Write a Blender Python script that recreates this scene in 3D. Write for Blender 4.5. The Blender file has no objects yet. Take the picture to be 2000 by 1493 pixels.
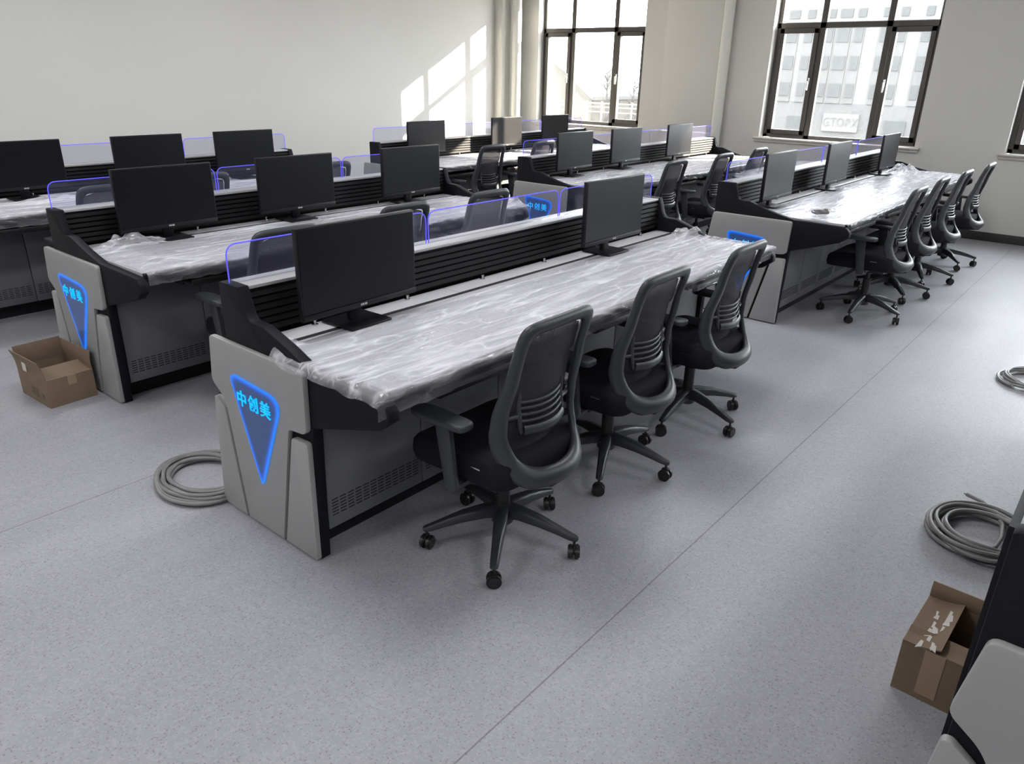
import bpy, bmesh, math, random
from mathutils import Vector, Matrix, noise
R = random.Random(7)
sc = bpy.context.scene
COL = sc.collection

# ---------------------------------------------------------------- camera
F_PX, YAW, PITCH, ROLL, CAM_H = 1456.77, 0.69340199, 0.39415497, -0.02019952, 1.64
fw = Vector((math.cos(PITCH)*math.cos(YAW), math.cos(PITCH)*math.sin(YAW), -math.sin(PITCH)))
rt = Vector((math.sin(YAW), -math.cos(YAW), 0))
dn = fw.cross(rt)
rt2 = rt*math.cos(ROLL) + dn*math.sin(ROLL)
dn2 = -rt*math.sin(ROLL) + dn*math.cos(ROLL)
cam_d = bpy.data.cameras.new('camera')
cam_d.sensor_fit = 'HORIZONTAL'; cam_d.sensor_width = 36.0
cam_d.lens = F_PX/2000*36.0; cam_d.clip_start = 0.05; cam_d.clip_end = 500
cam = bpy.data.objects.new('camera', cam_d); COL.objects.link(cam)
m3 = Matrix((rt2, -dn2, -fw)).transposed()
cam.matrix_world = Matrix.Translation((0, 0, CAM_H)) @ m3.to_4x4()
sc.camera = cam

# ---------------------------------------------------------------- world, sun, exposure
sc.view_settings.view_transform = 'Standard'
sc.view_settings.look = 'None'
sc.view_settings.gamma = 1.0
sc.view_settings.use_curve_mapping = False
sc.view_settings.exposure = 0.45
world = bpy.data.worlds.new('daylight'); sc.world = world
world.use_nodes = True
wn = world.node_tree.nodes; wl = world.node_tree.links
bg = wn['Background']
bg.inputs['Color'].default_value = (0.93, 0.96, 1.0, 1)
bg.inputs['Strength'].default_value = 15.5
sun_d = bpy.data.lights.new('sun', 'SUN'); sun_d.energy = 36.0; sun_d.angle = math.radians(0.6)
sun_d.color = (1.0, 0.86, 0.68)
sun = bpy.data.objects.new('sun', sun_d); COL.objects.link(sun)
sun.rotation_euler = Vector((-1.149, 1.0, -0.62)).to_track_quat('-Z', 'Y').to_euler()
WIN_X, WALL_X = 9.9, 9.74            # window plane, inner face of the window wall
WINDOWS = [(5.86, 7.71), (2.21, 4.06), (-0.53, 1.32), (-3.3, -1.45), (-6.2, -4.35)]
WIN_Z0, WIN_Z1 = 0.91, 2.80
for a, b in WINDOWS:                  # portals help the renderer find the sky through each opening
    ld = bpy.data.lights.new('sky_portal', 'AREA'); ld.shape = 'RECTANGLE'
    ld.size = b-a; ld.size_y = WIN_Z1-WIN_Z0; ld.cycles.is_portal = True
    lo = bpy.data.objects.new('sky_portal', ld); COL.objects.link(lo)
    lo.location = (WIN_X+0.14, (a+b)/2, (WIN_Z0+WIN_Z1)/2)
    lo.rotation_euler = Vector((-1, 0, 0)).to_track_quat('-Z', 'Z').to_euler()
CEIL_Z = 3.4
FILL_SPOTS = [(-1.8, -1.5), (-1.8, 2.4), (-1.8, 6.0), (1.6, -1.5), (1.6, 2.4), (1.6, 6.0), (5.0, -1.5), (5.0, 2.4), (5.0, 5.6)]
for x, y in FILL_SPOTS:               # added fill light from above; its invented ceiling panels are built below
    ld = bpy.data.lights.new('fill_light', 'AREA'); ld.shape = 'RECTANGLE'
    ld.size = 1.15; ld.size_y = 0.55; ld.energy = 24; ld.color = (0.98, 0.98, 1.0)
    lo = bpy.data.objects.new('fill_light', ld); COL.objects.link(lo)
    lo.location = (x, y, CEIL_Z-0.07)

# ---------------------------------------------------------------- helpers
def link(name, me, parent=None, mat=None, loc=None, rotz=0):
    o = bpy.data.objects.new(name, me); COL.objects.link(o)
    if parent is not None: o.parent = parent
    if mat is not None:
        me.materials.clear()
        for q in (mat if isinstance(mat, (list, tuple)) else [mat]): me.materials.append(q)
    if loc is not None: o.location = loc
    if rotz: o.rotation_euler = (0, 0, rotz)
    return o
def thing(name, label, cat, loc=(0, 0, 0), rotz=0, group=None):
    o = bpy.data.objects.new(name, None); COL.objects.link(o)
    o.empty_display_size = 0.1
    o.location = loc; o.rotation_euler = (0, 0, rotz)
    tag(o, label, cat, group); return o
def tag(o, label, cat, group=None, kind=None):
    o['label'] = label; o['category'] = cat
    if group: o['group'] = group
    if kind: o['kind'] = kind
    return o
def struct(o, label=None):
    o['kind'] = 'structure'
    if label: o['label'] = label
    return o
def dup_tree(o, parent=None):
    c = o.copy(); COL.objects.link(c)
    if parent is not None: c.parent = parent
    for ch in o.children: dup_tree(ch, c)
    return c

class MB:
    """collects shapes into one mesh"""
    def __init__(s): s.bm = bmesh.new()
    def box(s, x0, x1, y0, y1, z0, z1, bev=0.0, seg=2):
        vs = [s.bm.verts.new((x, y, z)) for z in (z0, z1) for y in (y0, y1) for x in (x0, x1)]
        fs = [(0, 2, 3, 1), (4, 5, 7, 6), (0, 1, 5, 4), (2, 6, 7, 3), (0, 4, 6, 2), (1, 3, 7, 5)]
        F = [s.bm.faces.new([vs[i] for i in f]) for f in fs]
        if bev > 0:
            es = list({e for f in F for e in f.edges})
            bmesh.ops.bevel(s.bm, geom=es, offset=bev, segments=seg, affect='EDGES', profile=0.5)
        return s
    def prism(s, pts, a0, a1, axis='x', bev=0.0, seg=2):
        """pts: 2D outline; axis x: (y,z) extruded in x; axis y: (x,z); axis z: (x,y)"""
        def mk(p, a):
            return {'x': (a, p[0], p[1]), 'y': (p[0], a, p[1]), 'z': (p[0], p[1], a)}[axis]
        A = [s.bm.verts.new(mk(p, a0)) for p in pts]; B = [s.bm.verts.new(mk(p, a1)) for p in pts]
        n = len(pts); F = []
        f1 = s.bm.faces.new(A); f2 = s.bm.faces.new(B[::-1]); F += [f1, f2]
        for i in range(n): F.append(s.bm.faces.new((A[i], B[i], B[(i+1) % n], A[(i+1) % n])))
        bmesh.ops.recalc_face_normals(s.bm, faces=F)
        if bev > 0:
            es = list(set(f1.edges) | set(f2.edges))
            bmesh.ops.bevel(s.bm, geom=es, offset=bev, segments=seg, affect='EDGES', profile=0.5)
        return s
    def tube(s, pts, rad, n=10, cap=True, flat=1.0, up=None):
        pts = [Vector(p) for p in pts]; rings = []
        rads = rad if isinstance(rad, (list, tuple)) else [rad]*len(pts)
        ref = None
        for i, p in enumerate(pts):
            t = (pts[min(i+1, len(pts)-1)]-pts[max(i-1, 0)]).normalized()
            if ref is None:
                u = Vector(up) if up else (Vector((0, 0, 1)) if abs(t.z) < 0.9 else Vector((1, 0, 0)))
                ref = u
            b = t.cross(ref).normalized(); nn = b.cross(t).normalized(); 
            if up is None: ref = nn
            rings.append([s.bm.verts.new(p + b*rads[i]*math.cos(2*math.pi*k/n) + nn*rads[i]*flat*math.sin(2*math.pi*k/n)) for k in range(n)])
        for a, c in zip(rings, rings[1:]):
            for k in range(n): s.bm.faces.new((a[k], a[(k+1) % n], c[(k+1) % n], c[k]))
        if cap: s.bm.faces.new(rings[0][::-1]); s.bm.faces.new(rings[-1])
        return s
    def cyl(s, c, r, h, axis='z', n=20, r2=None, bev=0.0):
        r2 = r if r2 is None else r2
        ring = []
        for a, rr in ((-h/2, r), (h/2, r2)):
            L = []
            for k in range(n):
                u, v = rr*math.cos(2*math.pi*k/n), rr*math.sin(2*math.pi*k/n)
                p = {'z': (u, v, a), 'x': (a, u, v), 'y': (v, a, u)}[axis]
                L.append(s.bm.verts.new((c[0]+p[0], c[1]+p[1], c[2]+p[2])))
            ring.append(L)
        F = [s.bm.faces.new((ring[0][k], ring[0][(k+1) % n], ring[1][(k+1) % n], ring[1][k])) for k in range(n)]
        f1 = s.bm.faces.new(ring[0][::-1]); f2 = s.bm.faces.new(ring[1])
        if bev > 0: bmesh.ops.bevel(s.bm, geom=list(set(f1.edges) | set(f2.edges)), offset=bev, segments=2, affect='EDGES')
        return s
    def xform(s, M, start=0):
        s.bm.verts.ensure_lookup_table()
        bmesh.ops.transform(s.bm, matrix=M, verts=s.bm.verts[start:]); return s
    def mesh(s, name, smooth=False):
        bmesh.ops.recalc_face_normals(s.bm, faces=s.bm.faces)
        me = bpy.data.meshes.new(name); s.bm.to_mesh(me); s.bm.free()
        if smooth is True:
            for p in me.polygons: p.use_smooth = True
        elif smooth:
            for p in me.polygons: p.use_smooth = True
            me.set_sharp_from_angle(angle=math.radians(smooth))
        return me
    def obj(s, name, mat, parent=None, smooth=40, **k):
        return link(name, s.mesh(name, smooth), parent, mat, **k)

def grid_mesh(name, nu, nv, fn, smooth=True, closed_u=False):
    vs = [fn(i/(nu-1) if not closed_u else i/nu, j/(nv-1)) for j in range(nv) for i in range(nu)]
    fs = []
    for j in range(nv-1):
        for i in range(nu if closed_u else nu-1):
            k = (i+1) % nu
            fs.append((j*nu+i, j*nu+k, (j+1)*nu+k, (j+1)*nu+i))
    me = bpy.data.meshes.new(name); me.from_pydata(vs, [], fs)
    if smooth:
        for p in me.polygons: p.use_smooth = True
    return me
def lerp_table(tab, x):
    if x <= tab[0][0]: return tab[0][1]
    for (a, u), (b, v) in zip(tab, tab[1:]):
        if x <= b:
            t = (x-a)/(b-a); t = t*t*(3-2*t)*0.4 + t*0.6
            return u+(v-u)*t
    return tab[-1][1]
def round_poly(pts, rads, seg=5):
    """round the corners of a polygon"""
    out = []; n = len(pts)
    if not isinstance(rads, (list, tuple)): rads = [rads]*n
    for i in range(n):
        p = Vector(pts[i]); a = Vector(pts[i-1]); b = Vector(pts[(i+1) % n]); r = rads[i]
        if r <= 0: out.append(tuple(p)); continue
        da = (a-p); db = (b-p); t = min(r, da.length*0.48, db.length*0.48)
        A = p+da.normalized()*t; B = p+db.normalized()*t
        for k in range(seg+1):
            s = k/seg
            q = A*(1-s)**2 + p*2*s*(1-s) + B*s*s
            out.append(tuple(q))
    return out

# ---------------------------------------------------------------- materials
def nmat(name):
    m = bpy.data.materials.new(name); m.use_nodes = True
    nt = m.node_tree; b = nt.nodes['Principled BSDF']
    return m, nt, b
def N(nt, t, **k):
    n = nt.nodes.new(t)
    for a, v in k.items():
        if a.startswith('i_'): n.inputs[a[2:].replace('_', ' ')].default_value = v
        else: setattr(n, a, v)
    return n
def pmat(name, col, rough=0.5, metal=0.0, spec=0.5, bump=0.0, bscale=300.0, var=0.0, vscale=4.0, coat=0.0):
    m, nt, b = nmat(name); L = nt.links
    b.inputs['Base Color'].default_value = (*col, 1); b.inputs['Roughness'].default_value = rough
    b.inputs['Metallic'].default_value = metal; b.inputs['Specular IOR Level'].default_value = spec
    b.inputs['Coat Weight'].default_value = coat
    tc = N(nt, 'ShaderNodeTexCoord')
    if var > 0:
        nz = N(nt, 'ShaderNodeTexNoise', i_Scale=vscale, i_Detail=5.0)
        L.new(tc.outputs['Object'], nz.inputs['Vector'])
        cr = N(nt, 'ShaderNodeValToRGB')
        cr.color_ramp.elements[0].position = 0.3; cr.color_ramp.elements[1].position = 0.7
        cr.color_ramp.elements[0].color = (*[c*(1-var) for c in col], 1)
        cr.color_ramp.elements[1].color = (*[min(1, c*(1+var)) for c in col], 1)
        L.new(nz.outputs['Fac'], cr.inputs['Fac']); L.new(cr.outputs['Color'], b.inputs['Base Color'])
    if bump > 0:
        nb = N(nt, 'ShaderNodeTexNoise', i_Scale=bscale, i_Detail=2.0)
        L.new(tc.outputs['Object'], nb.inputs['Vector'])
        bp = N(nt, 'ShaderNodeBump', i_Strength=bump, i_Distance=0.001)
        L.new(nb.outputs['Fac'], bp.inputs['Height']); L.new(bp.outputs['Normal'], b.inputs['Normal'])
    return m
def emat(name, col, strength):
    m, nt, b = nmat(name)
    b.inputs['Base Color'].default_value = (*[c*0.5 for c in col], 1)
    b.inputs['Emission Color'].default_value = (*col, 1); b.inputs['Emission Strength'].default_value = strength
    return m

M = {}
M['black'] = pmat('black_powder_coat', (0.009, 0.009, 0.012), 0.5, spec=0.3, bump=0.15, bscale=600)
M['black_end'] = pmat('charcoal_end_profile', (0.009, 0.0095, 0.012), 0.55, spec=0.14, bump=0.12, bscale=500)
M['slat'] = pmat('black_slats', (0.008, 0.008, 0.010), 0.6, spec=0.2)
M['grey_panel'] = pmat('grey_end_panel', (0.34, 0.34, 0.335), 0.45, bump=0.1, bscale=700, var=0.03)
M['door'] = pmat('grey_steel_door', (0.145, 0.148, 0.162), 0.42, bump=0.08, bscale=700, var=0.03, vscale=2)
M['slot'] = pmat('vent_slot_black', (0.006, 0.006, 0.007), 0.8)
M['laminate'] = pmat('pale_laminate', (0.50, 0.50, 0.525), 0.36, bump=0.05, bscale=900, var=0.02)
M['ledge'] = pmat('silver_ledge', (0.42, 0.42, 0.42), 0.42, metal=0.2)
M['edge'] = pmat('black_edge_band', (0.012, 0.012, 0.014), 0.35)
M['plastic'] = pmat('black_plastic', (0.016, 0.016, 0.018), 0.4, bump=0.1, bscale=500)
M['dark_grey'] = pmat('charcoal_chair_plastic', (0.036, 0.039, 0.046), 0.42, bump=0.15, bscale=400)
M['base_grey'] = pmat('dark_base_plastic', (0.026, 0.028, 0.032), 0.38, bump=0.15, bscale=400)
M['fabric'] = pmat('black_seat_fabric', (0.009, 0.009, 0.015), 0.92, spec=0.25, bump=0.6, bscale=900)
M['wheel'] = pmat('caster_black', (0.012, 0.012, 0.013), 0.35)
M['chrome'] = pmat('chrome', (0.6, 0.6, 0.6), 0.2, metal=1.0)
M['bezel'] = pmat('monitor_black', (0.006, 0.006, 0.008), 0.42, spec=0.3)
M['screen'] = pmat('matte_black_screen', (0.002, 0.0025, 0.005), 0.40, spec=0.25)
M['logo'] = pmat('silver_print', (0.55, 0.55, 0.55), 0.4)
M['frame'] = pmat('dark_window_frame', (0.075, 0.068, 0.062), 0.45)
M['sill'] = pmat('stone_window_sill', (0.58, 0.55, 0.51), 0.4, var=0.05, vscale=8)
M['pipe'] = pmat('white_pipe_paint', (0.72, 0.72, 0.68), 0.35)
M['ceil'] = pmat('ceiling_white', (0.8, 0.8, 0.78), 0.9)
M['baseboard'] = pmat('dark_baseboard', (0.045, 0.043, 0.042), 0.45)
M['cable'] = pmat('grey_cable_sheath', (0.20, 0.20, 0.20), 0.36, var=0.06, vscale=10)
M['copper'] = pmat('cable_core', (0.45, 0.45, 0.44), 0.35, metal=0.6)
M['tape'] = pmat('packing_tape', (0.34, 0.24, 0.15), 0.15, coat=0.6)
M['tape_torn'] = pmat('torn_white_tape', (0.62, 0.58, 0.54), 0.2, coat=0.5)
M['paper'] = pmat('white_label_paper', (0.62, 0.6, 0.56), 0.6)
M['ink'] = pmat('dark_print', (0.10, 0.075, 0.05), 0.7)

def wall_mat():
    m, nt, b = nmat('white_wall_paint'); L = nt.links
    b.inputs['Roughness'].default_value = 0.75
    tc = N(nt, 'ShaderNodeTexCoord'); nz = N(nt, 'ShaderNodeTexNoise', i_Scale=0.9, i_Detail=4.0)
    L.new(tc.outputs['Object'], nz.inputs['Vector'])
    cr = N(nt, 'ShaderNodeValToRGB')
    cr.color_ramp.elements[0].position = 0.3; cr.color_ramp.elements[1].position = 0.7
    cr.color_ramp.elements[0].color = (0.655, 0.645, 0.61, 1); cr.color_ramp.elements[1].color = (0.685, 0.675, 0.64, 1)
    L.new(nz.outputs['Fac'], cr.inputs['Fac']); L.new(cr.outputs['Color'], b.inputs['Base Color'])
    n2 = N(nt, 'ShaderNodeTexNoise', i_Scale=60.0, i_Detail=3.0)
    L.new(tc.outputs['Object'], n2.inputs['Vector'])
    bp = N(nt, 'ShaderNodeBump', i_Strength=0.08, i_Distance=0.002)
    L.new(n2.outputs['Fac'], bp.inputs['Height']); L.new(bp.outputs['Normal'], b.inputs['Normal'])
    return m
M['wall'] = wall_mat()

def floor_mat():
    m, nt, b = nmat('speckled_grey_vinyl'); L = nt.links
    tc = N(nt, 'ShaderNodeTexCoord')
    def ramp(src, p0, c0, p1, c1):
        r = N(nt, 'ShaderNodeValToRGB'); e = r.color_ramp.elements
        e[0].position, e[1].position = p0, p1; e[0].color = (*c0, 1); e[1].color = (*c1, 1)
        L.new(src, r.inputs['Fac']); return r.outputs['Color']
    # broad tone variation of the sheet
    nb = N(nt, 'ShaderNodeTexNoise', i_Scale=0.8, i_Detail=5.0, i_Roughness=0.6); L.new(tc.outputs['Object'], nb.inputs['Vector'])
    base = ramp(nb.outputs['Fac'], 0.3, (0.315, 0.318, 0.345), 0.7, (0.350, 0.352, 0.380))
    # chips: dark and light specks, stretched flakes
    wv = N(nt, 'ShaderNodeTexNoise', i_Scale=45.0, i_Detail=2.0); L.new(tc.outputs['Object'], wv.inputs['Vector'])
    mixv = N(nt, 'ShaderNodeMixRGB', i_Fac=0.012); L.new(tc.outputs['Object'], mixv.inputs['Color1']); L.new(wv.outputs['Color'], mixv.inputs['Color2'])
    vo = N(nt, 'ShaderNodeTexVoronoi', i_Scale=135.0); L.new(mixv.outputs['Color'], vo.inputs['Vector'])
    sep = N(nt, 'ShaderNodeSeparateColor'); L.new(vo.outputs['Color'], sep.inputs['Color'])
    dist = N(nt, 'ShaderNodeMath', operation='LESS_THAN'); dist.inputs[1].default_value = 0.36; L.new(vo.outputs['Distance'], dist.inputs[0])
    dark = N(nt, 'ShaderNodeMath', operation='GREATER_THAN'); dark.inputs[1].default_value = 0.70; L.new(sep.outputs['Red'], dark.inputs[0])
    dk = N(nt, 'ShaderNodeMath', operation='MULTIPLY'); L.new(dist.outputs[0], dk.inputs[0]); L.new(dark.outputs[0], dk.inputs[1])
    dks = N(nt, 'ShaderNodeMath', operation='MULTIPLY'); dks.inputs[1].default_value = 0.42; L.new(dk.outputs[0], dks.inputs[0])
    m1 = N(nt, 'ShaderNodeMixRGB'); L.new(dks.outputs[0], m1.inputs['Fac']); L.new(base, m1.inputs['Color1']); m1.inputs['Color2'].default_value = (0.10, 0.10, 0.115, 1)
    vo2 = N(nt, 'ShaderNodeTexVoronoi', i_Scale=150.0); L.new(mixv.outputs['Color'], vo2.inputs['Vector'])
    sep2 = N(nt, 'ShaderNodeSeparateColor'); L.new(vo2.outputs['Color'], sep2.inputs['Color'])
    lt = N(nt, 'ShaderNodeMath', operation='GREATER_THAN'); lt.inputs[1].default_value = 0.72; L.new(sep2.outputs['Green'], lt.inputs[0])
    lts = N(nt, 'ShaderNodeMath', operation='MULTIPLY'); lts.inputs[1].default_value = 0.22; L.new(lt.outputs[0], lts.inputs[0])
    m2 = N(nt, 'ShaderNodeMixRGB'); L.new(lts.outputs[0], m2.inputs['Fac']); L.new(m1.outputs['Color'], m2.inputs['Color1']); m2.inputs['Color2'].default_value = (0.50, 0.50, 0.53, 1)
    # welded seams every two metres, running along the desks
    sx = N(nt, 'ShaderNodeSeparateXYZ'); L.new(tc.outputs['Object'], sx.inputs['Vector'])
    a1 = N(nt, 'ShaderNodeMath', operation='ADD'); a1.inputs[1].default_value = 21.015; L.new(sx.outputs['Y'], a1.inputs[0])
    md = N(nt, 'ShaderNodeMath', operation='MODULO'); md.inputs[1].default_value = 2.0; L.new(a1.outputs[0], md.inputs[0])
    s1 = N(nt, 'ShaderNodeMath', operation='SUBTRACT'); s1.inputs[1].default_value = 1.0; L.new(md.outputs[0], s1.inputs[0])
    ab = N(nt, 'ShaderNodeMath', operation='ABSOLUTE'); L.new(s1.outputs[0], ab.inputs[0])
    sm = N(nt, 'ShaderNodeMath', operation='GREATER_THAN'); sm.inputs[1].default_value = 0.9975; L.new(ab.outputs[0], sm.inputs[0])
    ss = N(nt, 'ShaderNodeMath', operation='MULTIPLY'); ss.inputs[1].default_value = 0.55; L.new(sm.outputs[0], ss.inputs[0])
    m3_ = N(nt, 'ShaderNodeMixRGB'); L.new(ss.outputs[0], m3_.inputs['Fac']); L.new(m2.outputs['Color'], m3_.inputs['Color1']); m3_.inputs['Color2'].default_value = (0.07, 0.07, 0.075, 1)
    # dusty streaks swept across the sheet
    mp = N(nt, 'ShaderNodeMapping'); mp.inputs['Rotation'].default_value = (0, 0, 0.5); mp.inputs['Scale'].default_value = (0.9, 4.5, 1)
    L.new(tc.outputs['Object'], mp.inputs['Vector'])
    st = N(nt, 'ShaderNodeTexNoise', i_Scale=1.3, i_Detail=7.0, i_Roughness=0.62); L.new(mp.outputs['Vector'], st.inputs['Vector'])
    stc = N(nt, 'ShaderNodeMapRange'); stc.inputs['From Min'].default_value = 0.48; stc.inputs['From Max'].default_value = 0.75; stc.inputs['To Max'].default_value = 0.16
    L.new(st.outputs['Fac'], stc.inputs['Value'])
    m4 = N(nt, 'ShaderNodeMixRGB'); L.new(stc.outputs['Result'], m4.inputs['Fac']); L.new(m3_.outputs['Color'], m4.inputs['Color1']); m4.inputs['Color2'].default_value = (0.56, 0.57, 0.58, 1)
    L.new(m4.outputs['Color'], b.inputs['Base Color'])
    rr = N(nt, 'ShaderNodeMapRange'); rr.inputs['To Min'].default_value = 0.40; rr.inputs['To Max'].default_value = 0.58
    L.new(st.outputs['Fac'], rr.inputs['Value']); L.new(rr.outputs['Result'], b.inputs['Roughness'])
    b.inputs['Specular IOR Level'].default_value = 0.36
    n5 = N(nt, 'ShaderNodeTexNoise', i_Scale=140.0, i_Detail=2.0); L.new(tc.outputs['Object'], n5.inputs['Vector'])
    bp = N(nt, 'ShaderNodeBump', i_Strength=0.12, i_Distance=0.001); L.new(n5.outputs['Fac'], bp.inputs['Height']); L.new(bp.outputs['Normal'], b.inputs['Normal'])
    return m
M['floor'] = floor_mat()

def schlick(nt, f0, normal=None, power=4.0, top=0.9):
    L = nt.links; lw = N(nt, 'ShaderNodeLayerWeight'); lw.inputs['Blend'].default_value = 0.5
    if normal is not None: L.new(normal, lw.inputs['Normal'])
    pw = N(nt, 'ShaderNodeMath', operation='POWER'); pw.inputs[1].default_value = power; L.new(lw.outputs['Facing'], pw.inputs[0])
    ma = N(nt, 'ShaderNodeMath', operation='MULTIPLY_ADD'); ma.inputs[1].default_value = top-f0; ma.inputs[2].default_value = f0
    L.new(pw.outputs[0], ma.inputs[0]); return ma.outputs[0]
def thin_glass(name, tint=(0.97, 0.98, 0.98), gloss=0.08, haze=0.0, hazecol=(0.9, 0.9, 0.9), rough=0.0):
    m = bpy.data.materials.new(name); m.use_nodes = True; nt = m.node_tree; nt.nodes.clear(); L = nt.links
    out = N(nt, 'ShaderNodeOutputMaterial'); tr = N(nt, 'ShaderNodeBsdfTransparent'); tr.inputs['Color'].default_value = (*tint, 1)
    gl = N(nt, 'ShaderNodeBsdfGlossy'); gl.inputs['Roughness'].default_value = rough
    fr = schlick(nt, 0.03)
    mx = N(nt, 'ShaderNodeMixShader'); L.new(fr, mx.inputs[0]); L.new(tr.outputs[0], mx.inputs[1]); L.new(gl.outputs[0], mx.inputs[2])
    df = N(nt, 'ShaderNodeBsdfDiffuse'); df.inputs['Color'].default_value = (*hazecol, 1)
    m2 = N(nt, 'ShaderNodeMixShader'); m2.inputs[0].default_value = haze
    L.new(mx.outputs[0], m2.inputs[1]); L.new(df.outputs[0], m2.inputs[2]); L.new(m2.outputs[0], out.inputs['Surface'])
    return m
M['pane'] = thin_glass('window_pane_glass', haze=0.05)
M['acrylic'] = thin_glass('clear_violet_acrylic', tint=(0.93, 0.935, 0.985), haze=0.035, hazecol=(0.6, 0.6, 0.9), rough=0.02)
M['led_edge'] = emat('violet_lit_acrylic_edge', (0.10, 0.09, 1.0), 0.75)
M['sign_text'] = emat('cyan_lit_letters', (0.0, 0.42, 1.0), 0.85)
M['lamp'] = emat('fill_panel_diffuser', (1, 1, 1), 3.0)  # glow of the added fill panels

def film_mat():
    m = bpy.data.materials.new('clear_plastic_film'); m.use_nodes = True; nt = m.node_tree; nt.nodes.clear(); L = nt.links
    out = N(nt, 'ShaderNodeOutputMaterial')
    tc = N(nt, 'ShaderNodeTexCoord')
    def ridged(scale, rot, nscale, dist, power, detail=3.0):
        mp = N(nt, 'ShaderNodeMapping'); mp.inputs['Scale'].default_value = scale; mp.inputs['Rotation'].default_value = (0, 0, rot); L.new(tc.outputs['Object'], mp.inputs['Vector'])
        n = N(nt, 'ShaderNodeTexNoise', i_Scale=nscale, i_Detail=detail, i_Roughness=0.5, i_Distortion=dist); L.new(mp.outputs['Vector'], n.inputs['Vector'])
        a = N(nt, 'ShaderNodeMath', operation='MULTIPLY_ADD'); a.inputs[1].default_value = 2; a.inputs[2].default_value = -1; L.new(n.outputs['Fac'], a.inputs[0])
        b = N(nt, 'ShaderNodeMath', operation='ABSOLUTE'); L.new(a.outputs[0], b.inputs[0])
        c = N(nt, 'ShaderNodeMath', operation='MULTIPLY_ADD'); c.inputs[1].default_value = -2.2; c.inputs[2].default_value = 1; c.use_clamp = True; L.new(b.outputs[0], c.inputs[0])
        p = N(nt, 'ShaderNodeMath', operation='POWER'); p.inputs[1].default_value = power; L.new(c.outputs[0], p.inputs[0]); return p.outputs[0]
    r1 = ridged((0.9, 8.0, 10.0), 0.04, 1.2, 0.4, 5.0, 1.5); r2 = ridged((1.8, 8.5, 11.0), -0.22, 1.4, 0.7, 11.0, 1.5); r3 = ridged((6.0, 8.0, 8.0), 0.3, 1.2, 1.2, 16.0, 1.0)
    def add(a, b, k):
        q = N(nt, 'ShaderNodeMath', operation='MULTIPLY_ADD'); q.inputs[1].default_value = k; L.new(b, q.inputs[0]); L.new(a, q.inputs[2]); return q.outputs[0]
    hsum = add(add(r1, r2, 0.8), r3, 0.22)
    bp = N(nt, 'ShaderNodeBump', i_Strength=0.45, i_Distance=0.004); L.new(hsum, bp.inputs['Height'])
    tr = N(nt, 'ShaderNodeBsdfTransparent'); tr.inputs['Color'].default_value = (0.96, 0.96, 0.97, 1)
    gl = N(nt, 'ShaderNodeBsdfGlossy'); gl.inputs['Roughness'].default_value = 0.16; gl.inputs['Color'].default_value = (0.7, 0.7, 0.72, 1); L.new(bp.outputs['Normal'], gl.inputs['Normal'])
    fr = schlick(nt, 0.06, bp.outputs['Normal'], 3.5, 0.36)
    mx = N(nt, 'ShaderNodeMixShader'); L.new(fr, mx.inputs[0]); L.new(tr.outputs[0], mx.inputs[1]); L.new(gl.outputs[0], mx.inputs[2])
    df = N(nt, 'ShaderNodeBsdfDiffuse'); df.inputs['Color'].default_value = (0.84, 0.84, 0.89, 1); pass
    hz = N(nt, 'ShaderNodeMapRange'); hz.inputs['From Min'].default_value = 0.0; hz.inputs['From Max'].default_value = 1.4
    hz.inputs['To Min'].default_value = 0.22; hz.inputs['To Max'].default_value = 0.70; L.new(hsum, hz.inputs['Value'])  # white haze and streaks painted in for light reflected by the film
    m2 = N(nt, 'ShaderNodeMixShader'); sz = N(nt, 'ShaderNodeSeparateXYZ'); L.new(tc.outputs['Object'], sz.inputs['Vector'])
    zr = N(nt, 'ShaderNodeMapRange'); zr.inputs['From Min'].default_value = 0.735; zr.inputs['From Max'].default_value = 0.752; zr.inputs['To Min'].default_value = 0.30; L.new(sz.outputs['Z'], zr.inputs['Value'])
    hm = N(nt, 'ShaderNodeMath', operation='MULTIPLY'); L.new(hz.outputs['Result'], hm.inputs[0]); L.new(zr.outputs['Result'], hm.inputs[1]); L.new(hm.outputs[0], m2.inputs[0]); L.new(mx.outputs[0], m2.inputs[1]); L.new(df.outputs[0], m2.inputs[2])
    L.new(m2.outputs[0], out.inputs['Surface'])
    return m
M['film'] = film_mat()

def mesh_fabric():
    m, nt, b = nmat('woven_mesh_back'); L = nt.links
    b.inputs['Base Color'].default_value = (0.024, 0.023, 0.032, 1); b.inputs['Roughness'].default_value = 0.85
    tc = N(nt, 'ShaderNodeTexCoord')
    vo = N(nt, 'ShaderNodeTexNoise', i_Scale=600.0, i_Detail=1.0); L.new(tc.outputs['Object'], vo.inputs['Vector'])
    mr = N(nt, 'ShaderNodeMapRange'); mr.inputs['From Min'].default_value = 0.3; mr.inputs['From Max'].default_value = 0.6
    mr.inputs['To Min'].default_value = 0.80; mr.inputs['To Max'].default_value = 1.0
    L.new(vo.outputs['Fac'], mr.inputs['Value']); L.new(mr.outputs['Result'], b.inputs['Alpha'])
    return m
M['mesh'] = mesh_fabric()

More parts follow.
